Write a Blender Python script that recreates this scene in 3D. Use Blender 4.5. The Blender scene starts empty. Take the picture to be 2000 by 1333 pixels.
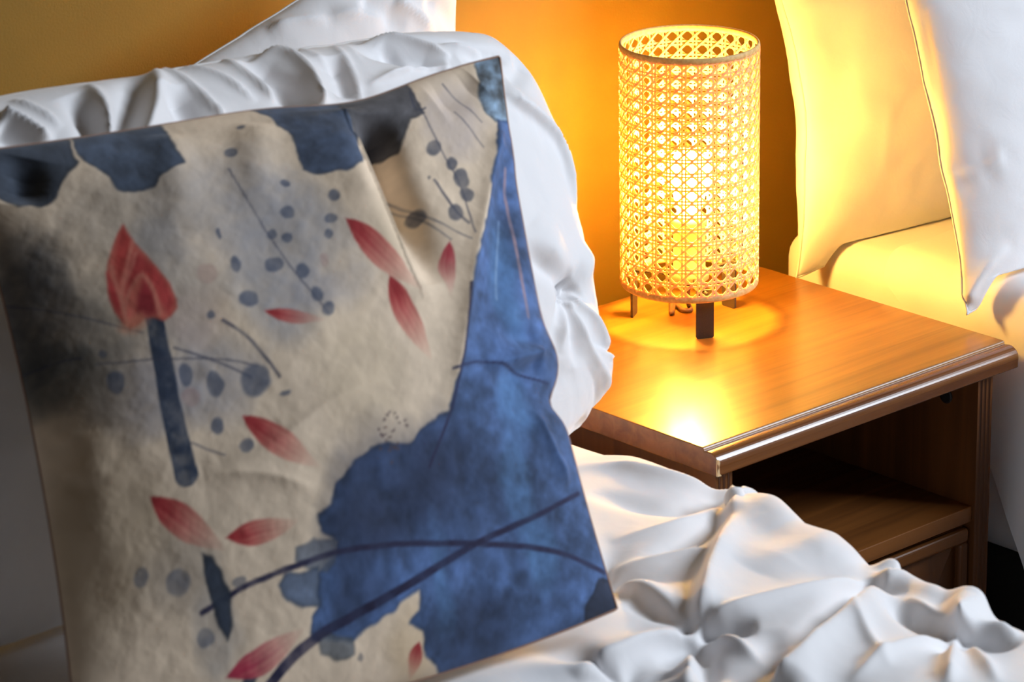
import bpy, bmesh, math, random
import numpy as np
from mathutils import Matrix, Vector

# ------------------------------------------------------------------ camera, world, lights
SC = bpy.context.scene
COL = SC.collection
F_PX = 6887.44                                   # focal length in pixels of the 2000 x 1333 frame
YAW, PITCH, ROLL = 0.73102, 0.33576, -0.01716
POS = np.array([-2.02727, -2.35956, 1.59682])    # table's back left corner of the top is (0, 0, 0.5)
_d = np.array([math.sin(YAW)*math.cos(PITCH), math.cos(YAW)*math.cos(PITCH), -math.sin(PITCH)])
_r0 = np.array([math.cos(YAW), -math.sin(YAW), 0.0]); _u0 = np.cross(_r0, _d)
_r = math.cos(ROLL)*_r0 + math.sin(ROLL)*_u0
_u = -math.sin(ROLL)*_r0 + math.cos(ROLL)*_u0
cd = bpy.data.cameras.new('camera'); co = bpy.data.objects.new('camera', cd); COL.objects.link(co)
cd.sensor_width = 36; cd.sensor_fit = 'HORIZONTAL'; cd.lens = F_PX/2000*36
co.matrix_world = Matrix(((_r[0], _u[0], -_d[0], POS[0]), (_r[1], _u[1], -_d[1], POS[1]), (_r[2], _u[2], -_d[2], POS[2]), (0, 0, 0, 1)))
cd.dof.use_dof = True; cd.dof.focus_distance = 3.30; cd.dof.aperture_fstop = 10.5
cd.clip_start = 0.05
SC.camera = co

W = bpy.data.worlds.new('world'); SC.world = W; W.use_nodes = True
W.node_tree.nodes['Background'].inputs[0].default_value = (1.0, 0.86, 0.74, 1)
W.node_tree.nodes['Background'].inputs[1].default_value = 0.022

ld = bpy.data.lights.new('window_light', 'AREA'); lo = bpy.data.objects.new('window_light', ld); COL.objects.link(lo)
ld.shape = 'RECTANGLE'; ld.size = 0.9; ld.size_y = 1.1; ld.energy = 94; ld.color = (0.82, 0.90, 1.0)
lo.location = (1.75, -2.0, 2.05)
lo.rotation_euler = (Vector((-0.15, -0.45, 0.55)) - Vector(lo.location)).to_track_quat('-Z', 'Y').to_euler()

SC.view_settings.view_transform = 'Standard'; SC.view_settings.look = 'None'
SC.view_settings.exposure = 0.0; SC.view_settings.gamma = 1.0; SC.view_settings.use_curve_mapping = False

# ------------------------------------------------------------------ pixel <-> place helpers
def proj(P):
    q = np.asarray(P, float) - POS
    z = q @ _d
    return np.stack([1000 + F_PX*(q @ _r)/z, 666.5 - F_PX*(q @ _u)/z], -1)
def ray(px):
    return _d + _r*(px[0]-1000)/F_PX - _u*(px[1]-666.5)/F_PX
def on(px, axis, value):
    v = ray(px); return POS + v*((value - POS[axis])/v[axis])

# ------------------------------------------------------------------ object helpers
def srgb(r, g, b):
    f = lambda c: c/12.92 if c <= 0.04045 else ((c+0.055)/1.055)**2.4
    return tuple(f(c/255) for c in (r, g, b))
def tag(o, label=None, cat=None, group=None, kind=None):
    if label: o['label'] = label
    if cat: o['category'] = cat
    if group: o['group'] = group
    if kind: o['kind'] = kind
    return o
def empty(name, loc, label, cat, group=None, rz=0):
    o = bpy.data.objects.new(name, None); COL.objects.link(o); o.location = loc; o.rotation_euler.z = rz
    o.empty_display_size = 0.05
    return tag(o, label, cat, group)
def link(name, me, m, parent=None, smooth=True):
    o = bpy.data.objects.new(name, me); COL.objects.link(o)
    if m is not None: me.materials.append(m)
    if smooth:
        me.polygons.foreach_set('use_smooth', [True]*len(me.polygons))
    if parent is not None:
        o.parent = parent
        if parent.type == 'EMPTY' and parent.parent is None:
            o.matrix_parent_inverse = Matrix.Translation(-parent.location) if parent.rotation_euler.z == 0 else parent.matrix_basis.inverted()
    return o
def mesh_np(name, V, Fq):
    me = bpy.data.meshes.new(name)
    me.from_pydata([tuple(v) for v in V.tolist()], [], [tuple(f) for f in Fq]); me.update()
    return me
def bm_obj(name, bm, m, parent=None, smooth=False, bevel=0, seg=2, angle=40):
    me = bpy.data.meshes.new(name)
    bmesh.ops.recalc_face_normals(bm, faces=bm.faces)
    bm.to_mesh(me); bm.free()
    o = link(name, me, m, parent, smooth)
    if bevel:
        b = o.modifiers.new('bevel', 'BEVEL'); b.width = bevel; b.segments = seg; b.limit_method = 'ANGLE'; b.angle_limit = math.radians(30)
    return o
def box(bm, x0, x1, y0, y1, z0, z1):
    v = [bm.verts.new((x, y, z)) for z in (z0, z1) for y in (y0, y1) for x in (x0, x1)]
    for f in ((0, 2, 3, 1), (4, 5, 7, 6), (0, 1, 5, 4), (2, 6, 7, 3), (0, 4, 6, 2), (1, 3, 7, 5)):
        bm.faces.new([v[i] for i in f])
def prism_x(bm, prof, x0, x1):          # profile of (y, z) points extruded along x
    a = [bm.verts.new((x0, y, z)) for y, z in prof]; b = [bm.verts.new((x1, y, z)) for y, z in prof]
    n = len(prof)
    for i in range(n): bm.faces.new((a[i], a[(i+1) % n], b[(i+1) % n], b[i]))
    bm.faces.new(a); bm.faces.new(b[::-1])
def prism_z(bm, prof, z0, z1):
    a = [bm.verts.new((x, y, z0)) for x, y in prof]; b = [bm.verts.new((x, y, z1)) for x, y in prof]
    n = len(prof)
    for i in range(n): bm.faces.new((a[i], a[(i+1) % n], b[(i+1) % n], b[i]))
    bm.faces.new(a); bm.faces.new(b[::-1])
def tube(bm, pts, rad, n=8, closed=False, caps=True):
    P = [Vector(p) for p in pts]; m = len(P); rings = []
    rr = rad if hasattr(rad, '__len__') else [rad]*m
    up = Vector((0, 0, 1)); prev = None
    for i in range(m):
        if closed: t = (P[(i+1) % m] - P[i-1])
        else: t = P[min(i+1, m-1)] - P[max(i-1, 0)]
        t.normalize()
        if prev is None:
            a = t.cross(up)
            if a.length < 1e-4: a = t.cross(Vector((1, 0, 0)))
        else: a = prev - t*prev.dot(t)
        a.normalize(); prev = a; b = t.cross(a)
        rings.append([bm.verts.new(P[i] + (a*math.cos(2*math.pi*k/n) + b*math.sin(2*math.pi*k/n))*rr[i]) for k in range(n)])
    for i in range(m if closed else m-1):
        A, B = rings[i], rings[(i+1) % m]
        for k in range(n): bm.faces.new((A[k], A[(k+1) % n], B[(k+1) % n], B[k]))
    if caps and not closed:
        bm.faces.new(rings[0][::-1]); bm.faces.new(rings[-1])
def lathe(bm, prof, cx, cy, n=32, closed=False):       # prof of (r, z)
    rings = [[bm.verts.new((cx + r*math.cos(2*math.pi*k/n), cy + r*math.sin(2*math.pi*k/n), z)) for k in range(n)] for r, z in prof]
    m = len(rings)
    for i in range(m if closed else m-1):
        A, B = rings[i], rings[(i+1) % m]
        for k in range(n): bm.faces.new((A[k], A[(k+1) % n], B[(k+1) % n], B[k]))
    if not closed:
        bm.faces.new(rings[0][::-1]); bm.faces.new(rings[-1])

# ------------------------------------------------------------------ materials
def mat(name):
    m = bpy.data.materials.new(name); m.use_nodes = True
    nt = m.node_tree; b = nt.nodes['Principled BSDF']
    return m, nt, b
def N(nt, t, **kw):
    n = nt.nodes.new(t)
    for k, v in kw.items():
        if k.startswith('i_'):
            key = k[2:].replace('_', ' ')
            n.inputs[key].default_value = v
        else: setattr(n, k, v)
    return n
def ramp(nt, fac, stops):
    r = nt.nodes.new('ShaderNodeValToRGB'); nt.links.new(fac, r.inputs[0])
    e = r.color_ramp.elements
    while len(e) < len(stops): e.new(0.5)
    for el, (p, c) in zip(e, stops): el.position = p; el.color = (*c, 1)
    return r.outputs[0]
def simple(name, col, rough=0.6, metal=0.0, noise=0.0, nscale=60, bump=0.0, bscale=300, spec=0.5):
    m, nt, b = mat(name)
    b.inputs['Roughness'].default_value = rough; b.inputs['Metallic'].default_value = metal
    b.inputs['Specular IOR Level'].default_value = spec
    tc = N(nt, 'ShaderNodeTexCoord')
    n = N(nt, 'ShaderNodeTexNoise', i_Scale=nscale, i_Detail=4.0); nt.links.new(tc.outputs['Object'], n.inputs['Vector'])
    lo_ = tuple(c*(1-noise) for c in col); hi_ = tuple(min(1, c*(1+noise)) for c in col)
    nt.links.new(ramp(nt, n.outputs[0], [(0.3, lo_), (0.7, hi_)]), b.inputs['Base Color'])
    if bump:
        n2 = N(nt, 'ShaderNodeTexNoise', i_Scale=bscale, i_Detail=3.0); nt.links.new(tc.outputs['Object'], n2.inputs['Vector'])
        bp = N(nt, 'ShaderNodeBump', i_Strength=bump, i_Distance=0.002); nt.links.new(n2.outputs[0], bp.inputs['Height'])
        nt.links.new(bp.outputs[0], b.inputs['Normal'])
    return m
def cloth(name, col, rough=0.75, sheen=0.25, weave=900, wr=0.12):
    m, nt, b = mat(name)
    b.inputs['Base Color'].default_value = (*col, 1); b.inputs['Roughness'].default_value = rough
    b.inputs['Sheen Weight'].default_value = sheen; b.inputs['Specular IOR Level'].default_value = 0.25
    tc = N(nt, 'ShaderNodeTexCoord')
    n1 = N(nt, 'ShaderNodeTexNoise', i_Scale=38.0, i_Detail=5.0, i_Distortion=0.8); nt.links.new(tc.outputs['Object'], n1.inputs['Vector'])
    n2 = N(nt, 'ShaderNodeTexNoise', i_Scale=float(weave), i_Detail=2.0); nt.links.new(tc.outputs['Object'], n2.inputs['Vector'])
    mx = N(nt, 'ShaderNodeMath', operation='MULTIPLY_ADD'); mx.inputs[1].default_value = 0.06
    nt.links.new(n2.outputs[0], mx.inputs[0]); nt.links.new(n1.outputs[0], mx.inputs[2])
    bp = N(nt, 'ShaderNodeBump', i_Strength=wr, i_Distance=0.004); nt.links.new(mx.outputs[0], bp.inputs['Height'])
    nt.links.new(bp.outputs[0], b.inputs['Normal'])
    return m
def wood(name, dark, light, axis, rough=0.35, scale=1.0, coat=0.0, spec=0.5):
    m, nt, b = mat(name)
    tc = N(nt, 'ShaderNodeTexCoord')
    mp = N(nt, 'ShaderNodeMapping'); nt.links.new(tc.outputs['Object'], mp.inputs['Vector'])
    s = [55*scale]*3; s[axis] = 2.6*scale
    mp.inputs['Scale'].default_value = s
    n = N(nt, 'ShaderNodeTexNoise', i_Scale=1.0, i_Detail=6.0, i_Roughness=0.6, i_Distortion=0.5); nt.links.new(mp.outputs[0], n.inputs['Vector'])
    mp2 = N(nt, 'ShaderNodeMapping'); nt.links.new(tc.outputs['Object'], mp2.inputs['Vector'])
    s2 = [9*scale]*3; s2[axis] = 1.4*scale
    mp2.inputs['Scale'].default_value = s2
    n2 = N(nt, 'ShaderNodeTexNoise', i_Scale=1.0, i_Detail=3.0); nt.links.new(mp2.outputs[0], n2.inputs['Vector'])
    ad = N(nt, 'ShaderNodeMath', operation='ADD'); nt.links.new(n.outputs[0], ad.inputs[0]); nt.links.new(n2.outputs[0], ad.inputs[1])
    hf = N(nt, 'ShaderNodeMath', operation='MULTIPLY'); hf.inputs[1].default_value = 0.5; nt.links.new(ad.outputs[0], hf.inputs[0])
    nt.links.new(ramp(nt, hf.outputs[0], [(0.36, dark), (0.62, light)]), b.inputs['Base Color'])
    b.inputs['Roughness'].default_value = rough; b.inputs['Coat Weight'].default_value = coat; b.inputs['Coat Roughness'].default_value = 0.2
    b.inputs['Specular IOR Level'].default_value = spec
    bp = N(nt, 'ShaderNodeBump', i_Strength=0.12, i_Distance=0.001); nt.links.new(n.outputs[0], bp.inputs['Height']); nt.links.new(bp.outputs[0], b.inputs['Normal'])
    return m

M = {}
M['wall'] = simple('ochre_wall_paint', srgb(138, 104, 24), 0.75, noise=0.04, nscale=14, bump=0.12, bscale=420)
M['floor'] = wood('dark_floor_boards', srgb(38, 26, 18), srgb(62, 44, 30), 1, 0.5, 0.4)
M['sheet'] = cloth('white_cotton', srgb(232, 231, 233), 0.8, 0.2)
M['duvet'] = cloth('white_pleated_cotton', srgb(233, 232, 234), 0.62, 0.3, wr=0.12)
M['stitch'] = cloth('white_thread', srgb(225, 222, 220), 0.8, 0.1)
M['base'] = simple('charcoal_divan_fabric', srgb(38, 34, 32), 0.9, noise=0.2, nscale=300)
WD, WL = srgb(104, 64, 15), srgb(166, 110, 34)
M['wood_top'] = wood('pine_stain_top', WD, WL, 0, 0.38, coat=0.4)
M['wood_side'] = wood('pine_stain_side', srgb(62, 32, 11), srgb(106, 62, 26), 2, 0.45)
M['wood_x'] = wood('pine_stain_rail', srgb(72, 38, 13), srgb(122, 74, 32), 0, 0.40)
M['wood_edge'] = wood('pine_stain_nosing', srgb(84, 44, 18), srgb(136, 84, 40), 0, 0.26, coat=0.45)
M['chip'] = simple('raw_chipboard', srgb(226, 196, 150), 0.9, noise=0.15)
M['hole'] = simple('dark_fitting', srgb(22, 20, 22), 0.5, noise=0.1)
M['leg'] = simple('dark_metal_leg', srgb(62, 52, 44), 0.55, 0.3, noise=0.15, nscale=900)
M['cord'] = simple('brown_cord', srgb(92, 62, 34), 0.5, noise=0.1)
M['socket'] = simple('lamp_socket', srgb(196, 176, 140), 0.5, noise=0.05)
m, nt, b = mat('rattan_cane')
b.inputs['Base Color'].default_value = (*srgb(232, 204, 150), 1); b.inputs['Roughness'].default_value = 0.55
tr = N(nt, 'ShaderNodeBsdfTranslucent'); tr.inputs[0].default_value = (*srgb(250, 200, 96), 1)
tcn = N(nt, 'ShaderNodeTexCoord'); nn = N(nt, 'ShaderNodeTexNoise', i_Scale=420.0, i_Detail=3.0); nt.links.new(tcn.outputs['Object'], nn.inputs['Vector'])
nt.links.new(ramp(nt, nn.outputs[0], [(0.3, srgb(238, 214, 158)), (0.7, srgb(252, 242, 208))]), b.inputs['Base Color'])
ms = N(nt, 'ShaderNodeMixShader'); ms.inputs[0].default_value = 0.5
nt.links.new(b.outputs[0], ms.inputs[1]); nt.links.new(tr.outputs[0], ms.inputs[2]); nt.links.new(ms.outputs[0], nt.nodes['Material Output'].inputs[0])
M['cane'] = m
m, nt, b = mat('rattan_rim')
b.inputs['Roughness'].default_value = 0.6
tcn = N(nt, 'ShaderNodeTexCoord'); nn = N(nt, 'ShaderNodeTexNoise', i_Scale=300.0, i_Detail=3.0); nt.links.new(tcn.outputs['Object'], nn.inputs['Vector'])
nt.links.new(ramp(nt, nn.outputs[0], [(0.3, srgb(206, 162, 96)), (0.7, srgb(232, 196, 130))]), b.inputs['Base Color'])
M['rim'] = m
m, nt, b = mat('glowing_bulb')
em = N(nt, 'ShaderNodeEmission'); em.inputs[0].default_value = (1.0, 0.56, 0.105, 1); em.inputs[1].default_value = 680.0
nt.links.new(em.outputs[0], nt.nodes['Material Output'].inputs[0])
M['bulb'] = m

# ------------------------------------------------------------------ cloth sculpting
_rng = np.random.default_rng(7)
_LAT = _rng.random((64, 64))
def vnoise(x, y, seed=0):
    x = x + seed*17.31; y = y + seed*9.77
    xi = np.floor(x).astype(int); yi = np.floor(y).astype(int)
    fx = x - xi; fy = y - yi; fx = fx*fx*(3-2*fx); fy = fy*fy*(3-2*fy)
    g = lambda a, c: _LAT[a % 64, c % 64]
    return (g(xi, yi)*(1-fx) + g(xi+1, yi)*fx)*(1-fy) + (g(xi, yi+1)*(1-fx) + g(xi+1, yi+1)*fx)*fy
def fbm(x, y, seed=0, octv=4):
    s = 0; a = 0.5
    for o in range(octv):
        s = s + a*(vnoise(x*2**o, y*2**o, seed+o*3) - 0.5)*2; a *= 0.5
    return s
def normals(V, T):
    T = np.asarray(T); a, b_, c = V[T[:, 0]], V[T[:, 1]], V[T[:, 2]]
    fn = np.cross(V[T[:, 2]] - V[T[:, 0]], V[T[:, 3]] - V[T[:, 1]]) if T.shape[1] == 4 else np.cross(b_-a, c-a)
    n = np.zeros_like(V)
    for k in range(T.shape[1]): np.add.at(n, T[:, k], fn)
    return n/np.maximum(np.linalg.norm(n, axis=1, keepdims=True), 1e-12)
def densify(pts, step=14):
    pts = [np.array(p, float) for p in pts]
    # Catmull-Rom through the control points
    out = []
    n = len(pts)
    for i in range(n-1):
        p0, p1, p2, p3 = pts[max(i-1, 0)], pts[i], pts[i+1], pts[min(i+2, n-1)]
        k = max(2, int(np.linalg.norm(p2-p1)/step))
        for j in range(k):
            t = j/k
            out.append(0.5*((2*p1) + (-p0+p2)*t + (2*p0-5*p1+4*p2-p3)*t*t + (-p0+3*p1-3*p2+p3)*t**3))
    out.append(pts[-1])
    return np.array(out)
class Snap:                               # finds the spot of a surface that a pixel's ray meets
    def __init__(s, V, Nn):
        f = np.einsum('ij,ij->i', Nn, POS - V) > 0
        s.id = np.where(f)[0]; s.px = proj(V[s.id]); s.V = V
        s.dep = (V[s.id] - POS) @ _d
    def idx(s, p):
        d = np.hypot(s.px[:, 0]-p[0], s.px[:, 1]-p[1])
        m = d.min(); near = np.where(d < m + 6)[0]
        return s.id[near[np.argmin(d[near] + 200*(s.dep[near]-s.dep[near].min()))]]
    def __call__(s, p): return s.V[s.idx(p)]
def sculpt(V, Q, strokes, gain=1.0):
    """strokes: (pixel polyline, width in m, height in m, kind, end taper)"""
    Q = np.asarray(Q)
    Nn = normals(V, Q); sn = Snap(V, Nn)
    D = np.zeros(len(V))
    for st in strokes:
        pts, w, h, kind = st[:4]
        e0, e1 = st[4] if len(st) > 4 else (0.25, 0.25)
        dp = densify(pts)
        P = np.array([sn(p) for p in dp])
        if len(P) > 4:                     # smooth the snapped curve
            for _ in range(14): P[1:-1] = 0.25*P[:-2] + 0.5*P[1:-1] + 0.25*P[2:]
        Ln = np.concatenate([[0], np.cumsum(np.linalg.norm(np.diff(P, axis=0), axis=1))]); L = max(Ln[-1], 1e-6)
        lo_ = P.min(0) - 4*w; hi_ = P.max(0) + 4*w
        sel = np.where(np.all((V > lo_) & (V < hi_), axis=1))[0]
        if not len(sel): continue
        X = V[sel]; best = np.full(len(sel), 1e9); bt = np.zeros(len(sel)); bs = np.zeros(len(sel))
        for i in range(len(P)-1):
            a = P[i]; ab = P[i+1] - a; l2 = ab @ ab
            if l2 < 1e-12: continue
            t = np.clip(((X-a) @ ab)/l2, 0, 1)
            dv = X - a - t[:, None]*ab
            dd = np.linalg.norm(dv, axis=1)
            m = dd < best
            best[m] = dd[m]; bt[m] = (Ln[i] + t[m]*math.sqrt(l2))/L
            sg = np.sign(np.einsum('ij,ij->i', np.cross(np.broadcast_to(ab, dv.shape), dv), Nn[sel]))
            bs[m] = sg[m]
        tp = np.ones(len(sel))
        if e0 > 0: tp *= np.clip(bt/e0, 0, 1)**0.8
        if e1 > 0: tp *= np.clip((1-bt)/e1, 0, 1)**0.8
        # beyond the ends the distance itself makes the stroke fade
        q = best/w
        if kind == 'g': pr = np.exp(-q*q)
        elif kind == 'r': pr = np.exp(-np.sqrt(q*q+0.012)*1.9)*1.25                 # crisp ridge
        elif kind == 's': pr = np.exp(-np.sqrt(q*q+0.02)*1.4)*np.where(bs > 0, 1, 0) + np.where(bs <= 0, np.exp(-(q*3.2)**2), 0)   # steep on the right of the stroke
        elif kind == 'w': pr = np.exp(-q*q) - 0.75*np.exp(-((best*bs - 1.5*w)/(0.9*w))**2)
        else: pr = np.exp(-q*q)
        D[sel] += gain*h*tp*pr
    return V + Nn*D[:, None]
def grid_quads(nu, nv, off=0, flip=False):
    i, j = np.meshgrid(np.arange(nu-1), np.arange(nv-1), indexing='ij')
    a = off + i*nv + j; b_ = a + nv; c = b_ + 1; d = a + 1
    q = np.stack([a, b_, c, d], -1).reshape(-1, 4)
    return q[:, ::-1] if flip else q
def pillow_sheets(c, T, bow, e=0.55, n=(120, 120), bend=None, Tback=None, spacing=0.6, sag=0.0, cr=0.0):
    """c: corners BL, BR, TR, TL. Returns the front grid and the back grid (nu, nv, 3) with a shared edge."""
    BL, BR, TR, TL = [np.array(p, float) for p in c]
    nu, nv = n
    def sp(k):
        t = np.linspace(0, 1, k); return spacing*(0.5-0.5*np.cos(np.pi*t)) + (1-spacing)*t
    s, t = np.meshgrid(sp(nu), sp(nv), indexing='ij')
    S = 2*s-1; Tt = 2*t-1
    Sb = S*(1 - bow[0]*(1-Tt**2)); Tb = Tt*(1 - bow[1]*(1-S**2))
    k_ = 1 - cr*(S*Tt)**4
    Sb = Sb*k_; Tb = Tb*k_
    ss, tt = (Sb+1)/2, (Tb+1)/2
    B = ((1-ss)*(1-tt))[..., None]*BL + (ss*(1-tt))[..., None]*BR + (ss*tt)[..., None]*TR + ((1-ss)*tt)[..., None]*TL
    nrm = np.cross((BR-BL)+(TR-TL), (TL-BL)+(TR-BR)); nrm /= np.linalg.norm(nrm)
    pr = np.clip((1-S**2)*(1-Tt**2), 0, 1)**e
    pr = pr*(1 - sag*Tt)
    off = bend(S, Tt) if bend else 0
    F = B + nrm*((T/2*pr + off)[..., None]); Bk = B - nrm*(((Tback or T)/2*pr - off)[..., None])
    return F, Bk, nrm, S, Tt
def closed_pillow(F, Bk):
    nu, nv = F.shape[:2]
    V = np.concatenate([F.reshape(-1, 3), Bk.reshape(-1, 3)]); q1 = grid_quads(nu, nv); q2 = grid_quads(nu, nv, nu*nv, True)
    idx = np.arange(nu*nv*2); g = np.arange(nu*nv).reshape(nu, nv)
    edge = np.unique(np.concatenate([g[0], g[-1], g[:, 0], g[:, -1]]))
    idx[edge + nu*nv] = edge
    q2 = idx[q2]
    Q = np.concatenate([q1, q2])
    used = np.unique(Q); remap = -np.ones(len(V), int); remap[used] = np.arange(len(used))
    return V[used], remap[Q]
def edge_loop(F):
    return np.concatenate([F[:-1, 0], F[-1, :-1], F[::-1, -1][:-1], F[0, ::-1][:-1]])
def seam(name, loop, rad, m, parent, step=3):
    bm = bmesh.new(); tube(bm, [tuple(p) for p in loop[::step]], rad, 6, closed=True)
    return bm_obj(name, bm, m, parent, True)

# ------------------------------------------------------------------ the room
bm = bmesh.new(); box(bm, -3.2, 3.4, 0.10, 0.22, 0, 2.5)
tag(bm_obj('wall_back', bm, M['wall']), kind='structure')
bm = bmesh.new(); box(bm, -3.2, 3.4, -4.0, 0.22, -0.1, 0)
tag(bm_obj('floor', bm, M['floor']), kind='structure')

# ------------------------------------------------------------------ bedside table
TT = empty('bedside_table', (0.2, -0.18, 0), 'stained pine bedside table with open shelf between the two beds', 'table')
prof = [(-0.002, 0.5), (-0.3436, 0.5), (-0.3450, 0.4985), (-0.3452, 0.4966)]
cyc, czc = -0.3515, 0.4868
for k in range(0, 13):
    a = math.radians(80 + k*(190-80)/12)
    prof.append((cyc + 0.0112*math.cos(a), czc + 0.0108*math.sin(a)))
prof += [(-0.3622, 0.4778), (-0.3605, 0.477), (-0.002, 0.477)]
bm = bmesh.new(); prism_x(bm, prof, 0.0, 0.40)
top = bm_obj('tabletop', bm, M['wood_top'], TT, False, 0.0008, 2)
top.data.materials.append(M['wood_edge'])
for p_ in top.data.polygons:                         # the nosing and the end faces are darker than the top
    if p_.center.y < -0.3452 or abs(p_.normal.x) > 0.9: p_.material_index = 1
bm = bmesh.new()                                     # chipped veneer at the front corner
pts = [(0.4932, 0.0012), (0.4900, 0.0022), (0.4868, 0.0010), (0.4835, 0.0016), (0.4803, 0.0018), (0.4776, 0.0040)]
va = [bm.verts.new((0.0004, -0.36235, z)) for z, w in pts]; vb = [bm.verts.new((0.0004+w, -0.36285, z)) for z, w in pts]
vc = [bm.verts.new((-0.0004, -0.3610, z)) for z, w in pts]
for i in range(len(pts)-1):
    bm.faces.new((va[i], va[i+1], vb[i+1], vb[i])); bm.faces.new((vc[i], vc[i+1], va[i+1], va[i]))
bm_obj('chipped_edge', bm, M['chip'], top)['label'] = 'pale chipped corner of the edge'
XL, XR, YF, YB = 0.0085, 0.3765, -0.3515, -0.006
def side_prof(x0, x1, inner):                        # side panel with three flutes on its front edge
    w = x1-x0; p = [(x0, YB), (x0, YF)]
    for k in range(3):
        c = x0 + w*(0.22 + 0.28*k); r = w*0.085
        for a in range(0, 7):
            t = math.pi*a/6; p.append((c - r*math.cos(t), YF + 0.9*r*math.sin(t)))
    p += [(x1, YF), (x1, YB)]
    return p
for (a, b2) in ((XL, XL+0.0205), (XR-0.0205, XR)):
    bm = bmesh.new(); prism_z(bm, side_prof(a, b2, 0), 0.0, 0.477)
    bm_obj('side_panel', bm, M['wood_side'], TT)
bm = bmesh.new(); box(bm, XL+0.0205, XR-0.0205, YB, YB-0.006, 0.05, 0.477); bm_obj('back_panel', bm, M['wood_side'], TT)
bm = bmesh.new(); box(bm, XL+0.0207, XR-0.0207, YF+0.003, YB-0.007, 0.3305, 0.346); bm_obj('shelf', bm, M['wood_x'], TT, False, 0.0008)
bm = bmesh.new(); box(bm, XL+0.0207, XR-0.0207, YF+0.006, YB-0.007, 0.05, 0.066); bm_obj('bottom_panel', bm, M['wood_x'], TT, False, 0.0008)
# drawer with a framed, raised front
dx0, dx1, dz0, dz1 = XL+0.0235, XR-0.0235, 0.076, 0.3245
bm = bmesh.new(); box(bm, dx0, dx1, YF+0.012, YF+0.024, dz0, dz1)
dr = bm_obj('drawer_front', bm, M['wood_x'], TT)
for nm, (x0, x1, z0, z1), mm in (('frame_rail', (dx0, dx1, dz1-0.014, dz1), 'wood_x'), ('frame_rail', (dx0, dx1, dz0, dz0+0.014), 'wood_x'),
                                 ('frame_stile', (dx0, dx0+0.012, dz0+0.014, dz1-0.014), 'wood_side'), ('frame_stile', (dx1-0.012, dx1, dz0+0.014, dz1-0.014), 'wood_side')):
    bm = bmesh.new(); box(bm, x0, x1, YF+0.003, YF+0.012, z0, z1)
    bm_obj(nm, bm, M[mm], dr, False, 0.003, 3)
bm = bmesh.new()                                     # bevelled field of the drawer
x0, x1, z0, z1 = dx0+0.012, dx1-0.012, dz0+0.014, dz1-0.014
o0 = [(x0, z0), (x1, z0), (x1, z1), (x0, z1)]; bv = 0.030
i0 = [(x0+bv, z0+bv), (x1-bv, z0+bv), (x1-bv, z1-bv), (x0+bv, z1-bv)]
A = [bm.verts.new((x, YF+0.0115, z)) for x, z in o0]; B = [bm.verts.new((x, YF+0.0045, z)) for x, z in i0]
for i in range(4): bm.faces.new((A[i], A[(i+1) % 4], B[(i+1) % 4], B[i]))
bm.faces.new(B); bm_obj('raised_panel', bm, M['wood_side'], dr)
bm = bmesh.new(); lathe(bm, [(0.004, 0), (0.004, 0.010), (0.011, 0.014), (0.013, 0.019), (0.010, 0.024), (0.003, 0.026)], 0, 0, 20)
bmesh.ops.rotate(bm, verts=bm.verts, cent=(0, 0, 0), matrix=Matrix.Rotation(math.radians(90), 3, 'X'))
bmesh.ops.translate(bm, verts=bm.verts, vec=((dx0+dx1)/2, YF+0.005, 0.20)); bm_obj('knob', bm, M['wood_x'], dr, True)
bm = bmesh.new(); lathe(bm, [(0.0075, 0), (0.0075, 0.0012), (0.0060, 0.0018), (0.0015, 0.0018)], 0, 0, 20)   # cam fitting inside the open bay
bmesh.ops.rotate(bm, verts=bm.verts, cent=(0, 0, 0), matrix=Matrix.Rotation(math.radians(-90), 3, 'Y'))
bmesh.ops.translate(bm, verts=bm.verts, vec=(XR-0.0205, -0.313, 0.448)); bm_obj('cam_fitting', bm, M['hole'], TT)['label'] = 'dark round cam fitting'

# ------------------------------------------------------------------ lamp with a cane shade
LX, LY, LR, LZT, LZB = 0.2328, -0.0941, 0.0645, 0.7737, 0.5393
LP = empty('table_lamp', (LX, LY, 0.5), 'lit table lamp with cylindrical woven cane shade on three dark legs', 'lamp')
NC, NR = 28, 17
H0, H1 = LZB+0.0035, LZT-0.0035
def ribbon(bm, pts, w, rad_off, thick=0.0007):       # pts: (angle, z); w: half width in m; flat strip hugging the cylinder
    n = len(pts); rows = []
    for i in range(n):
        a0, z0 = pts[max(i-1, 0)]; a1, z1 = pts[min(i+1, n-1)]
        t = np.array([(a1-a0)*LR, z1-z0]); t /= max(np.linalg.norm(t), 1e-9); q = np.array([-t[1], t[0]])
        a, z = pts[i]; row = []
        ro = rad_off[i] if hasattr(rad_off, '__len__') else rad_off
        for s, rr in ((-1, 0), (1, 0), (1, thick), (-1, thick)):
            aa = a + s*w*q[0]/LR; zz = min(max(z + s*w*q[1], H0-0.002), H1+0.002); R_ = LR + ro + rr
            row.append(bm.verts.new((LX + R_*math.cos(aa), LY + R_*math.sin(aa), zz)))
        rows.append(row)
    for i in range(n-1):
        for k in range(4): bm.faces.new((rows[i][k], rows[i][(k+1) % 4], rows[i+1][(k+1) % 4], rows[i+1][k]))
bm = bmesh.new()
ph = 2*math.pi/NC; rh = (H1-H0)/NR; dc = 0.00165; A0 = math.radians(-133.0)
for c in range(NC):
    for s in (-1, 1):
        a = A0 + (c+0.5)*ph + s*dc/LR
        pts = [(a, H0 + k*(H1-H0)/(2*NR)) for k in range(2*NR+1)]
        ribbon(bm, pts, 0.00085, [0.0004*(1 if (k+(s > 0)) % 2 else -1) for k in range(2*NR+1)])
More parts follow.
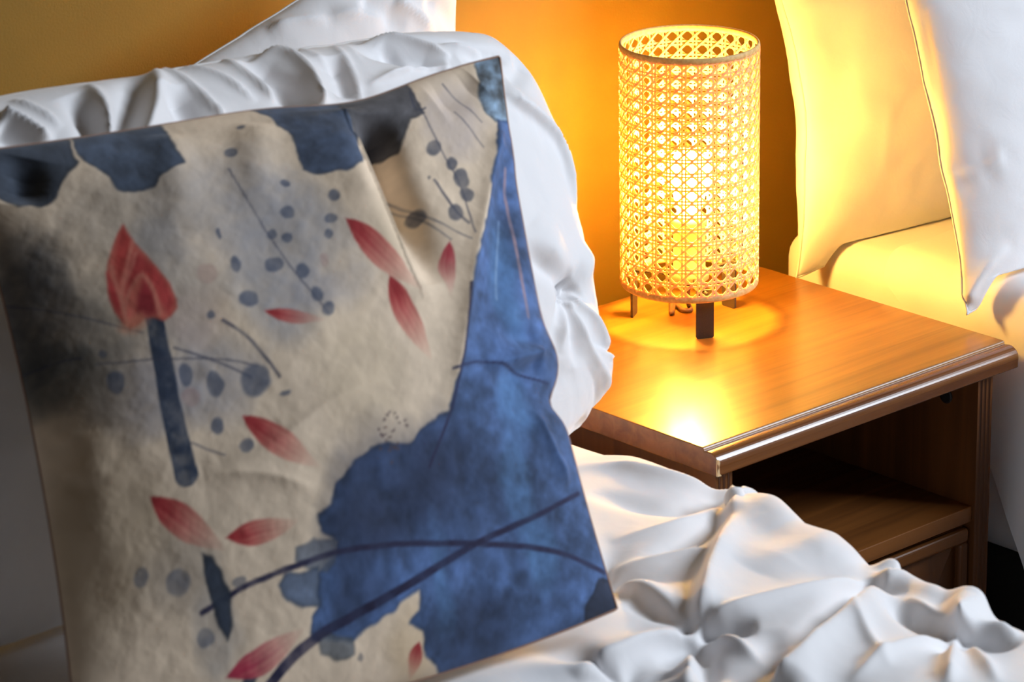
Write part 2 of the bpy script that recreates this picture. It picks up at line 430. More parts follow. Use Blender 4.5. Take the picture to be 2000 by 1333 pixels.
for r in range(NR+1):
    for s in (-1, 1):
        z = H0 + r*rh + s*dc*0.95
        if z < H0 or z > H1: continue
        ribbon(bm, [(2*math.pi*k/112, z) for k in range(113)], 0.00085, 0.0001)
for c in range(NC):
    for sgn in (-1, 1):
        ribbon(bm, [(A0 + c*ph + sgn*ph*k/4, H0 + k*rh/4) for k in range(4*NR+1)], 0.00095, 0.0010 if sgn > 0 else -0.0010)
shade = bm_obj('cane_webbing', bm, M['cane'], LP)
shade['label'] = 'open cane webbing with round holes'; shade['kind'] = 'stuff'
for zc in (LZT-0.002, LZB+0.002):
    bm = bmesh.new(); pr = [(LR+0.0016*math.cos(t)*1.0, zc + 0.0032*math.sin(t)) for t in [2*math.pi*k/10 for k in range(10)]]
    lathe(bm, pr, LX, LY, 96, closed=True); bm_obj('shade_rim', bm, M['rim'], LP, True)
RL, HW = 0.0548, 0.0086
fw = np.array([-math.sin(YAW), -math.cos(YAW)]); rt = np.array([math.cos(YAW), -math.sin(YAW)])
for k in range(3):
    t = 0.218 + k*2*math.pi/3
    rd = math.cos(t)*fw + math.sin(t)*rt; tg = -math.sin(t)*fw + math.cos(t)*rt
    bm = bmesh.new(); th = 0.0011
    rc = 0.0022; prf = [(-HW, 0.048), (-HW, rc)] + [(-HW+rc-rc*math.cos(a), rc-rc*math.sin(a)) for a in (0.5, 1.07)] + [(-HW+rc, 0), (HW-rc, 0)] + [(HW-rc+rc*math.sin(a), rc-rc*math.cos(a)) for a in (0.5, 1.07)] + [(HW, rc), (HW, 0.048)]
    fa = [bm.verts.new((LX + rd[0]*(RL+th) + tg[0]*p, LY + rd[1]*(RL+th) + tg[1]*p, 0.5+z)) for p, z in prf]
    ba = [bm.verts.new((LX + rd[0]*(RL-th) + tg[0]*p, LY + rd[1]*(RL-th) + tg[1]*p, 0.5+z)) for p, z in prf]
    for i in range(len(prf)): j = (i+1) % len(prf); bm.faces.new((fa[i], fa[j], ba[j], ba[i]))
    bm.faces.new(fa); bm.faces.new(ba[::-1])
    bm_obj('leg', bm, M['leg'], LP)
    bm = bmesh.new()                                  # spoke from the leg to the socket ring
    p0 = np.array([LX, LY, 0.5455]); o_ = np.array([rd[0], rd[1], 0])
    tube(bm, [tuple(p0 + o_*0.016), tuple(p0 + o_*(RL+0.008))], 0.0018, 8); bm_obj('spoke', bm, M['leg'], LP, True)
bm = bmesh.new(); lathe(bm, [(0.016, 0.541), (0.019, 0.543), (0.019, 0.550), (0.0155, 0.553), (0.0155, 0.596), (0.0170, 0.598), (0.0170, 0.604), (0.0120, 0.605)], LX, LY, 28)
bm_obj('socket', bm, M['socket'], LP, True)
bm = bmesh.new()
bp_ = [(0.0115, 0.605), (0.0120, 0.612)]
for k in range(1, 14):
    a = math.radians(-55 + k*(145)/13); bp_.append((max(0.0225*math.cos(a), 0.0006), 0.646 + 0.0225*math.sin(a)))
lathe(bm, bp_, LX, LY, 28); bm_obj('bulb', bm, M['bulb'], LP, True)['label'] = 'glowing warm bulb'
bm = bmesh.new()
g0 = on((1318, 594), 2, 0.503); g1 = on((1334, 606), 2, 0.503); g2 = on((1345, 596), 2, 0.506)
pts = [(LX, LY, 0.545), (LX-0.006, LY-0.004, 0.530), tuple(g2), tuple(0.5*(g1+g2)+np.array([.003, -.004, -.002])), tuple(g1), tuple(g0), (LX-0.004, LY+0.02, 0.503), (LX+0.03, LY+0.055, 0.503), (LX+0.06, -0.004, 0.503)]
tube(bm, [tuple(p) for p in densify(pts, 0.004)], 0.0024, 8); bm_obj('power_cord', bm, M['cord'], LP, True)

# ------------------------------------------------------------------ beds under the bedding
def rounded_slab(name, x0, x1, y0, y1, z0, z1, r, m, parent=None):
    bm = bmesh.new(); box(bm, x0, x1, y0, y1, z0, z1)
    o = bm_obj(name, bm, m, parent, True, r, 5); return o
def bed(name_loc, x0, x1, label, ztop):
    e = empty('bed', name_loc, label, 'bed')
    rounded_slab('divan_base', x0+0.02, x1-0.02, -1.95, -0.012, 0.05, 0.255, 0.01, M['base'], e)
    rounded_slab('mattress', x0, x1, -1.98, -0.006, 0.256, ztop, 0.03, M['sheet'], e)
    for fx in (x0+0.10, x1-0.10):
        for fy in (-0.15, -1.80):
            bm = bmesh.new(); lathe(bm, [(0.020, 0.0), (0.022, 0.004), (0.025, 0.05)], fx, fy, 16); bm_obj('foot', bm, M['base'], e)
    return e
bed((-0.75, -1.0, 0), -1.42, -0.075, 'near bed under the pleated white duvet, beside the table', 0.455)
bed((0.92, -1.0, 0), 0.445, 1.40, 'far bed with bare white fitted sheet beyond the table and lamp', 0.525)

# ------------------------------------------------------------------ pleated duvet on the near bed
R_ = 0.085; xe = -0.030; ztop = 0.500; zlow = 0.20
flat = 0.95; arc = R_*math.pi/2; drop = ztop - R_ - zlow; tot = flat + arc + drop
aa = np.concatenate([np.linspace(0, 0.55, 80)[:-1], np.linspace(0.55, flat+arc+0.04, 310)[:-1], np.linspace(flat+arc+0.04, tot, 40)])
px_ = np.where(aa < flat, xe-R_-flat+aa, np.where(aa < flat+arc, xe-R_ + R_*np.sin(np.clip((aa-flat)/R_, 0, math.pi/2)), xe))
pz_ = np.where(aa < flat, ztop, np.where(aa < flat+arc, ztop-R_ + R_*np.cos(np.clip((aa-flat)/R_, 0, math.pi/2)), ztop-R_-(aa-flat-arc)))
yy = np.concatenate([np.linspace(-0.16, -0.36, 45)[:-1], np.linspace(-0.36, -0.96, 330)[:-1], np.linspace(-0.96, -1.35, 70)])
NU, NV = len(aa), len(yy)
X = np.repeat(px_[:, None], NV, 1); Z = np.repeat(pz_[:, None], NV, 1); Y = np.repeat(yy[None, :], NU, 0)
u_m = np.repeat(aa[:, None], NV, 1)
fwd = np.clip((-0.42 - Y)/0.5, 0, 1)                 # the edge sinks and pulls in a little towards the foot
X = X - 0.035*fwd*np.clip((u_m-flat+0.15)/0.3, 0, 1)
Z = Z - 0.012*fwd
Z = Z + 0.020*np.exp(-((X+0.28)/0.25)**2)
V = np.stack([X, Y, Z], -1).reshape(-1, 3); Q = grid_quads(NU, NV)
if normals(V, Q)[NV*10+5][2] < 0: Q = Q[:, ::-1]
Nn = normals(V, Q)
sn = Snap(V, Nn)
pins = [sn(p) for p in ((1437, 988), (1360, 1235), (1735, 1135), (1866, 1246), (1180, 1110), (1560, 1400), (1120, 1420))]
for ix in range(5):
    for iy in range(6):
        q = np.array([-0.38-0.19*ix, -0.45 - 0.19*iy - 0.095*(ix % 2), 0.51])
        pins.append(q)
Dd = np.zeros(len(V))
for k, p in enumerate(pins):
    r = np.linalg.norm(V - p, axis=1)
    m_ = r < 0.2
    Dd[m_] += -0.013*np.exp(-(r[m_]/0.022)**2) - 0.008*np.exp(-(r[m_]/0.055)**2) 
    if k >= 4:
        rel = V[m_] - p; th = np.arctan2(rel[:, 1], rel[:, 0]); rr_ = r[m_]
        Dd[m_] += 0.010*np.cos(5*th + k*1.7 + 0.8*np.sin(th*2+k))*(rr_/0.03)*np.exp(-rr_/0.03)
Dd += 0.004*fbm(V[:, 0]*7, V[:, 1]*7 + V[:, 2]*6, 2, 2) + 0.0005*fbm(V[:, 0]*45, V[:, 1]*45 + V[:, 2]*40, 5, 3)
V = V + Nn*Dd[:, None]
duvet_strokes = [
    # from the upper pinch
    ([(1437, 985), (1424, 1040), (1405, 1090), (1382, 1150), (1362, 1232)], 0.022, 0.016, 's', (0.1, 0.1)),
    ([(1437, 988), (1360, 965), (1280, 940), (1190, 915), (1100, 918)], 0.016, 0.009, 'r', (0.1, 0.4)),
    ([(1432, 998), (1340, 1000), (1250, 985), (1150, 960)], 0.014, -0.007, 'g', (0.1, 0.3)),
    ([(1430, 1005), (1345, 1030), (1255, 1045), (1190, 1060)], 0.011, 0.008, 'r', (0.1, 0.4)),
    ([(1425, 1020), (1340, 1060), (1260, 1085), (1200, 1110)], 0.012, -0.007, 'g', (0.1, 0.4)),
    ([(1400, 1080), (1320, 1085), (1250, 1100), (1180, 1130)], 0.010, 0.006, 'r', (0.2, 0.4)),
    ([(1437, 985), (1440, 970), (1436, 955)], 0.010, 0.010, 'g', (0, 0)),
    ([(1440, 985), (1500, 1000), (1560, 1020)], 0.020, 0.010, 'g', (0.1, 0.3)),
    ([(1445, 992), (1510, 1030), (1600, 1060), (1690, 1100)], 0.030, 0.010, 'g', (0.1, 0.2)),
    # around the middle pinch
    ([(1356, 1232), (1320, 1205), (1280, 1188), (1230, 1180)], 0.012, -0.011, 'g', (0.05, 0.4)),
    ([(1350, 1225), (1300, 1180), (1250, 1150), (1180, 1150)], 0.016, 0.010, 'r', (0.1, 0.4)),
    ([(1352, 1238), (1290, 1248), (1220, 1270), (1120, 1320)], 0.014, 0.011, 'r', (0.1, 0.3)),
    ([(1366, 1234), (1420, 1232), (1480, 1225)], 0.012, -0.012, 'g', (0.05, 0.4)),
    ([(1366, 1228), (1430, 1205), (1500, 1180), (1580, 1160), (1660, 1147), (1735, 1132)], 0.012, 0.009, 'r', (0.08, 0.1)),
    ([(1470, 1120), (1530, 1090), (1600, 1085), (1680, 1105)], 0.025, 0.006, 'g', (0.3, 0.3)),
    ([(1366, 1244), (1430, 1265), (1500, 1300)], 0.014, 0.010, 'r', (0.1, 0.4)),
    ([(1362, 1246), (1375, 1290), (1380, 1340)], 0.010, -0.008, 'g', (0.1, 0.2)),
    ([(1357, 1244), (1350, 1290), (1342, 1350)], 0.011, 0.011, 'r', (0.1, 0.2)),
    ([(1352, 1246), (1310, 1290), (1270, 1340)], 0.014, -0.007, 'g', (0.1, 0.3)),
    # the long ridge that falls from the right pinch
    ([(1735, 1132), (1700, 1165), (1650, 1215), (1590, 1270), (1520, 1345)], 0.020, 0.015, 's', (0.06, 0.05)),
    ([(1722, 1135), (1680, 1160), (1620, 1210), (1560, 1262)], 0.012, -0.008, 'g', (0.1, 0.3)),
    ([(1738, 1125), (1742, 1112), (1738, 1100)], 0.009, 0.012, 'g', (0, 0)),
    ([(1745, 1138), (1800, 1165), (1850, 1185)], 0.016, 0.009, 'g', (0.1, 0.3)),
    # lower right pinch
    ([(1862, 1240), (1820, 1232), (1770, 1205), (1730, 1170)], 0.013, -0.011, 'g', (0.05, 0.4)),
    ([(1860, 1236), (1820, 1205), (1770, 1175)], 0.010, 0.008, 'r', (0.1, 0.4)),
    ([(1866, 1240), (1870, 1210), (1876, 1180)], 0.010, 0.010, 'g', (0.05, 0)),
    ([(1872, 1240), (1892, 1210), (1908, 1188)], 0.011, 0.011, 'g', (0.05, 0)),
    ([(1868, 1236), (1882, 1210), (1890, 1192)], 0.007, -0.003, 'g', (0.2, 0.1)),
    ([(1874, 1247), (1920, 1245), (1990, 1262)], 0.013, -0.010, 'g', (0.05, 0.3)),
    ([(1874, 1242), (1930, 1225), (1990, 1240)], 0.010, 0.009, 'r', (0.1, 0.3)),
    ([(1864, 1252), (1860, 1290), (1850, 1345)], 0.010, 0.011, 'r', (0.1, 0.2)),
    ([(1858, 1252), (1800, 1262), (1720, 1290), (1660, 1340)], 0.012, 0.009, 'r', (0.1, 0.3)),
    ([(1872, 1252), (1910, 1290), (1950, 1340)], 0.011, 0.008, 'r', (0.1, 0.3)),
    ([(1660, 1190), (1690, 1250), (1740, 1310)], 0.010, 0.006, 'r', (0.3, 0.4)),
    ([(1500, 1230), (1520, 1280), (1500, 1330)], 0.014, -0.006, 'g', (0.3, 0.3)),
    ([(1180, 885), (1280, 890), (1390, 940)], 0.020, 0.006, 'g', (0.3, 0.3)),
]
V = sculpt(V, Q, duvet_strokes, 1.3)
G = V.reshape(NU, NV, 3)
for _ in range(5):                                     # cloth has no pin-prick kinks
    G[1:-1, 1:-1] = 0.5*G[1:-1, 1:-1] + 0.125*(G[:-2, 1:-1] + G[2:, 1:-1] + G[1:-1, :-2] + G[1:-1, 2:])
V = G.reshape(-1, 3)
me = mesh_np('duvet', V, Q.tolist())
DV = link('duvet', me, M['duvet'])
sol = DV.modifiers.new('thick', 'SOLIDIFY'); sol.thickness = 0.008; sol.offset = -1
tag(DV, 'white pinch-pleated duvet spread over the near bed', 'duvet')

# ------------------------------------------------------------------ white pillows of the near bed
def rest(x0, z0):                                # the part above the mattress lies on it
    def f(V, Q):
        V = V.copy(); w = np.clip((V[:, 0]-x0+0.01)/0.02, 0, 1)
        z = np.where(V[:, 2] < z0, z0, V[:, 2])
        V[:, 2] = V[:, 2]*(1-w) + z*w
        return V
    return f
def make_pillow(name, label, c, T, bow, e, n, strokes=(), group=None, bend=None, Tback=None, sag=0.0, nz=0.004, seed=1, seam_m='stitch', mname='sheet', extra=None, spacing=0.6, cr=0.0, gain=1.0):
    F, Bk, nrm, S, Tt = pillow_sheets(c, T, bow, e, n, bend, Tback, spacing, sag, cr)
    V, Q = closed_pillow(F, Bk)
    Nn = normals(V, Q)
    D = nz*fbm(V[:, 0]*11 + V[:, 1]*7, V[:, 2]*11 + V[:, 1]*5, seed, 3) + 0.0007*fbm(V[:, 0]*60 + V[:, 1]*40, V[:, 2]*60, seed+4, 3)
    V = V + Nn*D[:, None]
    if extra: V = extra(V, Q)
    if strokes: V = sculpt(V, Q, strokes, gain)
    root = np.mean(c[:2], axis=0)
    E_ = empty(name, tuple(root), label, 'pillow', group)
    link('pillowcase', mesh_np(name, V, Q.tolist()), M[mname], E_)
    nu, nv = n
    g = np.arange(nu*nv).reshape(nu, nv)
    li = np.concatenate([g[:-1, 0], g[-1, :-1], g[::-1, -1][:-1], g[0, ::-1][:-1]])
    seam('seam', V[li], 0.0011, M[seam_m], E_, 2)
    return E_
sham_strokes = [
    # gathers falling from the top seam
    ([(170, 165), (195, 195), (210, 230), (214, 300)], 0.010, 0.011, 'r', (0.5, 0.05)),
    ([(130, 185), (165, 210), (190, 255), (196, 310)], 0.012, -0.010, 'g', (0.4, 0.1)),
    ([(305, 120), (312, 160), (300, 210), (270, 280)], 0.011, 0.013, 'r', (0.4, 0.05)),
    ([(270, 140), (268, 180), (255, 230), (240, 290)], 0.012, -0.010, 'g', (0.4, 0.1)),
    ([(300, 118), (350, 150), (400, 195), (450, 245)], 0.005, 0.006, 'r', (0.2, 0.2)),
    ([(330, 170), (370, 215), (385, 255)], 0.014, -0.009, 'g', (0.3, 0.2)),
    ([(480, 92), (545, 95), (592, 122), (615, 165), (628, 215)], 0.008, 0.010, 'r', (0.4, 0.1)),
    ([(470, 115), (530, 130), (570, 165), (588, 215)], 0.014, -0.010, 'g', (0.3, 0.2)),
    ([(420, 105), (480, 145), (540, 200)], 0.006, 0.006, 'r', (0.3, 0.2)),
    ([(640, 110), (670, 140), (690, 195)], 0.014, -0.007, 'g', (0.3, 0.2)),
    ([(650, 90), (685, 125), (702, 160), (706, 200)], 0.006, 0.006, 'r', (0.4, 0.2)),
    ([(690, 78), (770, 75), (830, 90), (880, 112)], 0.006, 0.006, 'r', (0.4, 0.2)),
    ([(690, 95), (760, 98), (820, 115), (870, 135)], 0.012, -0.007, 'g', (0.3, 0.2)),
    ([(720, 165), (800, 132), (880, 130)], 0.006, 0.005, 'r', (0.3, 0.2)),
    ([(340, 130), (420, 140), (500, 200)], 0.005, 0.004, 'r', (0.3, 0.3)),
    ([(0, 225), (50, 245), (100, 280)], 0.009, 0.008, 'r', (0.1, 0.2)),
    ([(0, 255), (40, 285), (70, 305)], 0.010, -0.006, 'g', (0.1, 0.2)),
    ([(20, 195), (70, 210), (120, 250)], 0.005, 0.004, 'r', (0.3, 0.3)),
    ([(330, 118), (430, 92), (560, 72), (720, 66), (860, 80), (960, 100)], 0.004, -0.0025, 'g', (0.1, 0.1)),
    ([(560, 85), (620, 105), (660, 150)], 0.005, 0.004, 'r', (0.3, 0.3)),
    ([(740, 82), (790, 105), (810, 145)], 0.006, -0.004, 'g', (0.3, 0.3)),
    ([(860, 85), (905, 100), (950, 105)], 0.006, 0.004, 'r', (0.3, 0.3)),
    ([(900, 120), (930, 100), (1000, 115)], 0.007, -0.004, 'g', (0.3, 0.3)),
    # right side
] + [(p_, w_, h_*0.55, k_, e_) for p_, w_, h_, k_, e_ in [
    ([(985, 180), (1045, 222), (1090, 255), (1130, 330), (1152, 400)], 0.018, 0.010, 's', (0.1, 0.2)),
    ([(995, 165), (1030, 150), (1020, 120)], 0.010, -0.007, 'g', (0.2, 0.2)),
    ([(1122, 567), (1075, 535), (1020, 485)], 0.010, -0.011, 'g', (0.02, 0.4)),
    ([(1118, 560), (1080, 510), (1040, 430)], 0.022, 0.010, 'g', (0.1, 0.4)),
    ([(1128, 560), (1140, 530), (1150, 480)], 0.014, 0.009, 'g', (0.1, 0.3)),
    ([(1122, 567), (1126, 566)], 0.020, -0.018, 'g', (0, 0)),
    ([(1126, 575), (1150, 620), (1185, 680), (1205, 700)], 0.014, 0.013, 'r', (0.05, 0.2)),
    ([(1122, 577), (1130, 640), (1150, 710), (1170, 760)], 0.010, 0.008, 'r', (0.05, 0.4)),
    ([(1118, 577), (1105, 630), (1100, 690)], 0.010, 0.008, 'r', (0.05, 0.4)),
    ([(1112, 580), (1090, 640), (1080, 720)], 0.012, -0.008, 'g', (0.05, 0.4)),
    ([(1124, 580), (1120, 650), (1125, 720)], 0.008, -0.007, 'g', (0.05, 0.4)),
    ([(1040, 785), (1070, 745), (1120, 715)], 0.010, -0.006, 'g', (0.1, 0.4)),
    ([(1095, 890), (1130, 865), (1180, 840)], 0.009, -0.008, 'g', (0.1, 0.2)),
    ([(1160, 760), (1190, 730), (1205, 690)], 0.025, 0.012, 'g', (0.3, 0.1)),
]]
make_pillow('pillow', 'white pillow standing against the ochre wall behind the pleated sham',
            [(-0.52, -0.10, 0.505), (-0.03, -0.10, 0.505), (0.014, -0.012, 0.925), (-0.52, -0.012, 0.765)], 0.10, (0.02, 0.02), 0.5, (120, 120),
            [([(640, 30), (690, 12), (760, 45)], 0.010, 0.006, 'r', (0.3, 0.2)), ([(700, 0), (745, 22), (790, 55)], 0.012, -0.006, 'g', (0.1, 0.3)),
             ([(770, 0), (815, 25), (850, 60)], 0.010, 0.007, 'r', (0.1, 0.3)), ([(830, 0), (870, 22), (912, 62)], 0.010, -0.005, 'g', (0.1, 0.3)),
             ([(520, 60), (590, 35), (650, 40)], 0.010, 0.006, 'r', (0.2, 0.3))], seed=3, cr=0.04, nz=0.006)
make_pillow('pillow_sham', 'white pinch-pleated pillow sham behind the printed cushion',
            [(-0.95, -0.30, 0.515), (-0.060, -0.30, 0.515), (-0.034, -0.150, 0.862), (-0.95, -0.135, 0.900)], 0.18, (-0.012, 0.0), 0.42, (400, 240), sham_strokes,
            seed=9, mname='duvet', nz=0.005, cr=0.09, Tback=0.15, gain=1.6, extra=rest(-9, 0.525))

# ------------------------------------------------------------------ printed cushion
CC = [(-0.765, -0.49, 0.522), (-0.348, -0.60, 0.534), (-0.242, -0.36, 0.898), (-0.671, -0.25, 0.885)]
n = 440
F, Bk, nrm, S, Tt = pillow_sheets(CC, 0.12, (0.055, 0.03), 0.62, (n, n), spacing=0.45, Tback=0.05)
_wd = np.array(CC[1]) - np.array(CC[0]); _wd /= np.linalg.norm(_wd); _tn = (Tt+1)/2
_ed = np.clip(S, 0, 1)**6*(0.006*np.exp(-((_tn-0.45)/0.045)**2) - 0.009*np.exp(-((_tn-0.37)/0.03)**2))
F = F + _ed[..., None]*_wd; Bk = Bk + _ed[..., None]*_wd
_hd = np.array(CC[0]) - np.array(CC[3]); _hd /= np.linalg.norm(_hd)      # the lower edge sags into the duvet
_sg = 0.022*np.clip(-Tt, 0, 1)**2*(1-S**2) + 0.010*np.clip(Tt, 0, 1)**4*np.exp(-((S-0.42)/0.26)**2)
F = F + _sg[..., None]*_hd; Bk = Bk + _sg[..., None]*_hd
base = F.reshape(-1, 3); Qf = grid_quads(n, n)
# the print is laid out on the cover's own square: control pixels are turned into (s, t) once
_pxg = proj(base); _su = (S.ravel()+1)/2*0.44; _tv = (Tt.ravel()+1)/2*0.45
_sub = np.arange(0, n*n, 3)
def st(p):
    if len(p) == 3:                                    # a point on the seam: l, r, t, b
        q = st(p[:2])
        for ch in p[2]:
            if ch == 'r': q[0] = 0.46
            if ch == 'l': q[0] = -0.02
            if ch == 't': q[1] = 0.47
            if ch == 'b': q[1] = -0.02
        return q
    d = (_pxg[_sub, 0]-p[0])**2 + (_pxg[_sub, 1]-p[1])**2
    k = np.argsort(d)[:3]; k0 = _sub[k[0]]
    # first order correction from the local grid
    i, j = divmod(int(k0), n); i = min(max(i, 3), n-4); j = min(max(j, 3), n-4)
    id0 = i*n+j
    J = np.stack([_pxg[(i+3)*n+j]-_pxg[(i-3)*n+j], _pxg[i*n+j+3]-_pxg[i*n+j-3]], 1)
    dU = np.array([_su[(i+3)*n+j]-_su[(i-3)*n+j], _tv[i*n+j+3]-_tv[i*n+j-3]])
    w = np.clip(np.linalg.solve(J, np.array(p, float)-_pxg[id0]), -1.2, 1.2)
    return np.array([_su[id0], _tv[id0]]) + w*dU
UV = np.stack([_su, _tv], 1)
C = np.tile(np.array([238, 215, 188.])/255, (n*n, 1))
warp = 0.0022*np.stack([fbm(UV[:, 0]*70, UV[:, 1]*70, 11, 3), fbm(UV[:, 0]*70, UV[:, 1]*70, 21, 3)], 1)
mott = fbm(UV[:, 0]*120, UV[:, 1]*120, 31, 4); mott2 = fbm(UV[:, 0]*22, UV[:, 1]*22, 41, 4)
K = 0.44/1000                                          # about one pixel of the photograph on the cover, in metres
def blend(a, col, idx=None):
    col = np.array(col, float)/255
    if idx is None: idx = slice(None)
    C[idx] = C[idx]*(1-a[:, None]) + col*a[:, None]
def poly_sd(pts, P):
    pts = np.array(pts); best = np.full(len(P), 1e9); ins = np.zeros(len(P), bool)
    for i in range(len(pts)):
        a_, b_ = pts[i], pts[(i+1) % len(pts)]; ab = b_-a_
        t = np.clip(((P-a_) @ ab)/max(ab @ ab, 1e-12), 0, 1)
        best = np.minimum(best, np.hypot(*(P-a_-t[:, None]*ab).T))
        c1 = (a_[1] > P[:, 1]) != (b_[1] > P[:, 1])
        xx = (b_[0]-a_[0])*(P[:, 1]-a_[1])/(b_[1]-a_[1] + 1e-15) + a_[0]
        ins ^= c1 & (P[:, 0] < xx)
    return np.where(ins, -best, best)
def near(pts, pad):
    pts = np.array(pts); return np.where(np.all((UV > pts.min(0)-pad) & (UV < pts.max(0)+pad), axis=1))[0]
def leaf(px, col, alpha=0.95, edge=2.5, wamt=1.0, var=0.25, rim=0.25):
    pts = np.array([st(p) for p in px]); idx = near(pts, 0.02); P = UV[idx] + 1.7*wamt*warp[idx]
    d = poly_sd(pts, P); e_ = edge*K
    a_ = alpha*np.clip(0.5 - d/(2*e_), 0, 1)
    col = np.array(col, float)/255
    cc = col[None]*(1 + var*mott[idx, None]*1.0 + var*1.2*mott2[idx, None])
    cc = cc*(1 - rim*np.exp(-(np.abs(d)/(5*K))**2)[:, None])
    C[idx] = C[idx]*(1-a_[:, None]) + np.clip(cc, 0, 1)*a_[:, None]
def line(px, w, col, alpha=0.85, taper=0.3, w2=None):
    dp = densify(px, 12); pts = np.array([st(p) for p in dp]); idx = near(pts, 0.01+w*K); P = UV[idx] + 0.35*warp[idx]
    best = np.full(len(P), 1e9); bt = np.zeros(len(P))
    for i in range(len(pts)-1):
        a_, ab = pts[i], pts[i+1]-pts[i]; t = np.clip(((P-a_) @ ab)/max(ab @ ab, 1e-12), 0, 1)
        d = np.hypot(*(P-a_-t[:, None]*ab).T); m_ = d < best; best[m_] = d[m_]; bt[m_] = (i+t[m_])/(len(pts)-1)
    ww = (w + ((w2 if w2 is not None else w)-w)*bt)*K/2
    a_ = alpha*np.clip(0.5 - (best-ww)/(2.2*K), 0, 1)*(0.72+0.5*np.clip(mott[idx]+0.4, 0, 1))
    blend(np.clip(a_, 0, 1), col, idx)
def wash(c, rx, ry, col, alpha, soft=0.6):
    p = st(c); idx = near([p], max(rx, ry)*K*2.2); P = UV[idx] + 2.5*warp[idx]
    q = np.hypot((P[:, 0]-p[0])/(rx*K), (P[:, 1]-p[1])/(ry*K)) + 0.45*mott2[idx]
    blend(alpha*np.clip((1.15-q)/soft, 0, 1)*(0.8+0.35*mott[idx]).clip(0, 1), col, idx)
def dot(c, rx, ry=None, col=(74, 82, 100), alpha=0.82):
    ry = ry or rx
    p = st(c); idx = near([p], max(rx, ry)*K*2); P = UV[idx] + 1.2*warp[idx]
    q = np.hypot((P[:, 0]-p[0])/(rx*K), (P[:, 1]-p[1])/(ry*K))
    blend(alpha*np.clip((1.08-q)/0.22, 0, 1)*(0.85+0.3*mott[idx]).clip(0, 1), col, idx)
def petal(tip, end, w, dark=(176, 44, 52), light=(226, 138, 122), alpha=0.95, bend=0.12):
    a_, b_ = st(tip), st(end); ax = b_-a_; L = np.linalg.norm(ax); ax /= L; nx = np.array([-ax[1], ax[0]])
    idx = near([a_, b_], w*K*1.5); P = UV[idx] + 0.5*warp[idx]-a_
    t = P @ ax/L; tc_ = np.clip(t, 0, 1); q = P @ nx + bend*L*(t*(1-t))*0.8
    hw = w*K/2*np.clip(np.sin(np.pi*tc_**0.8), 0, 1)**1.05
    ins = np.clip(0.5 + (hw-np.abs(q))/(3*K), 0, 1)*((t > -0.02) & (t < 1.02))
    fade = np.clip(1.15 - 1.15*tc_**1.3, 0, 1)
    streak = 0.5+0.5*np.sin(q/(w*K)*28 + 1.3*mott[idx])
    g = np.clip(t*1.25 + 0.25*streak - 0.15 - 0.45*np.exp(-(q/(0.10*w*K))**2)*(1-t), 0, 1)
    col = np.array(dark)[None]/255*(1-g[:, None]) + np.array(light)[None]/255*g[:, None]
    al = alpha*ins*fade
    C[idx] = C[idx]*(1-al[:, None]) + col*al[:, None]
# washes under the drawing
C *= (1 + 0.05*mott[:, None] + 0.07*mott2[:, None])
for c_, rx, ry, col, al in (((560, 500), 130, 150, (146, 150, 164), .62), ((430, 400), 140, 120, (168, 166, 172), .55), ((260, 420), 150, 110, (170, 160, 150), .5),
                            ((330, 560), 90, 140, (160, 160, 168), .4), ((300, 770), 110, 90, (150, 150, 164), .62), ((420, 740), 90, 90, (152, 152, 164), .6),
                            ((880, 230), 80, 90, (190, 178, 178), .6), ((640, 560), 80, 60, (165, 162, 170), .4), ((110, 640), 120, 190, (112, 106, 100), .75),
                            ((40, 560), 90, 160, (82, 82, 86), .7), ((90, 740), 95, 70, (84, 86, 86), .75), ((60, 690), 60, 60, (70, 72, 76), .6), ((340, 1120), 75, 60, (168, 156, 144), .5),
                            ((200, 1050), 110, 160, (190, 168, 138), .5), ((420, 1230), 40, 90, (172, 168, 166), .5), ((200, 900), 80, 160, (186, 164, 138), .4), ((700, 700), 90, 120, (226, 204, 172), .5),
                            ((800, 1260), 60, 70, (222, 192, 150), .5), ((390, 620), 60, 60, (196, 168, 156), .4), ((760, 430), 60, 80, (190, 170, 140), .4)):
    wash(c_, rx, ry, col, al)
# lotus leaves
leaf([(-60, 305, 'tl'), (60, 295, 't'), (150, 287, 't'), (152, 318), (132, 350), (110, 385), (80, 408), (40, 402), (0, 385), (-60, 380)], (58, 68, 84), .92)
leaf([(152, 287, 't'), (240, 279, 't'), (338, 264, 't'), (345, 295), (358, 322), (335, 338), (318, 345), (300, 366), (265, 374), (235, 372), (212, 350), (190, 338), (160, 318)], (66, 80, 102), .92)
leaf([(492, 246, 't'), (580, 230, 't'), (660, 208, 't'), (690, 245), (704, 330), (672, 345), (640, 348), (612, 350), (590, 338), (576, 300), (566, 270), (548, 252)], (72, 88, 116), .93)
leaf([(655, 208, 't'), (730, 190, 't'), (792, 168, 't'), (812, 195), (828, 222), (800, 232), (790, 262), (782, 288), (762, 290), (745, 282), (715, 285), (692, 250)], (80, 80, 86), .92)
leaf([(925, 135, 't'), (972, 112, 'tr'), (976, 235, 'r'), (962, 246), (945, 215), (938, 170)], (96, 124, 152), .8, var=0.9)
big = [(966, 244), (972, 236), (976, 235, 'r'), (1030, 690, 'r'), (1190, 1180, 'rb'), (1050, 1252, 'b'), (900, 1320, 'b'), (850, 1302), (830, 1282), (825, 1237), (800, 1217), (820, 1192),
       (815, 1157), (770, 1192), (725, 1232), (690, 1252), (660, 1255), (607, 1252), (610, 1212), (622, 1187), (618, 1120), (655, 1090), (655, 1067), (625, 1037), (617, 1002), (640, 985), (652, 945), (690, 905), (725, 880),
       (760, 868), (800, 866), (822, 842), (852, 818), (872, 800), (882, 760), (896, 690), (905, 620), (910, 560), (922, 500), (938, 430), (950, 350)]
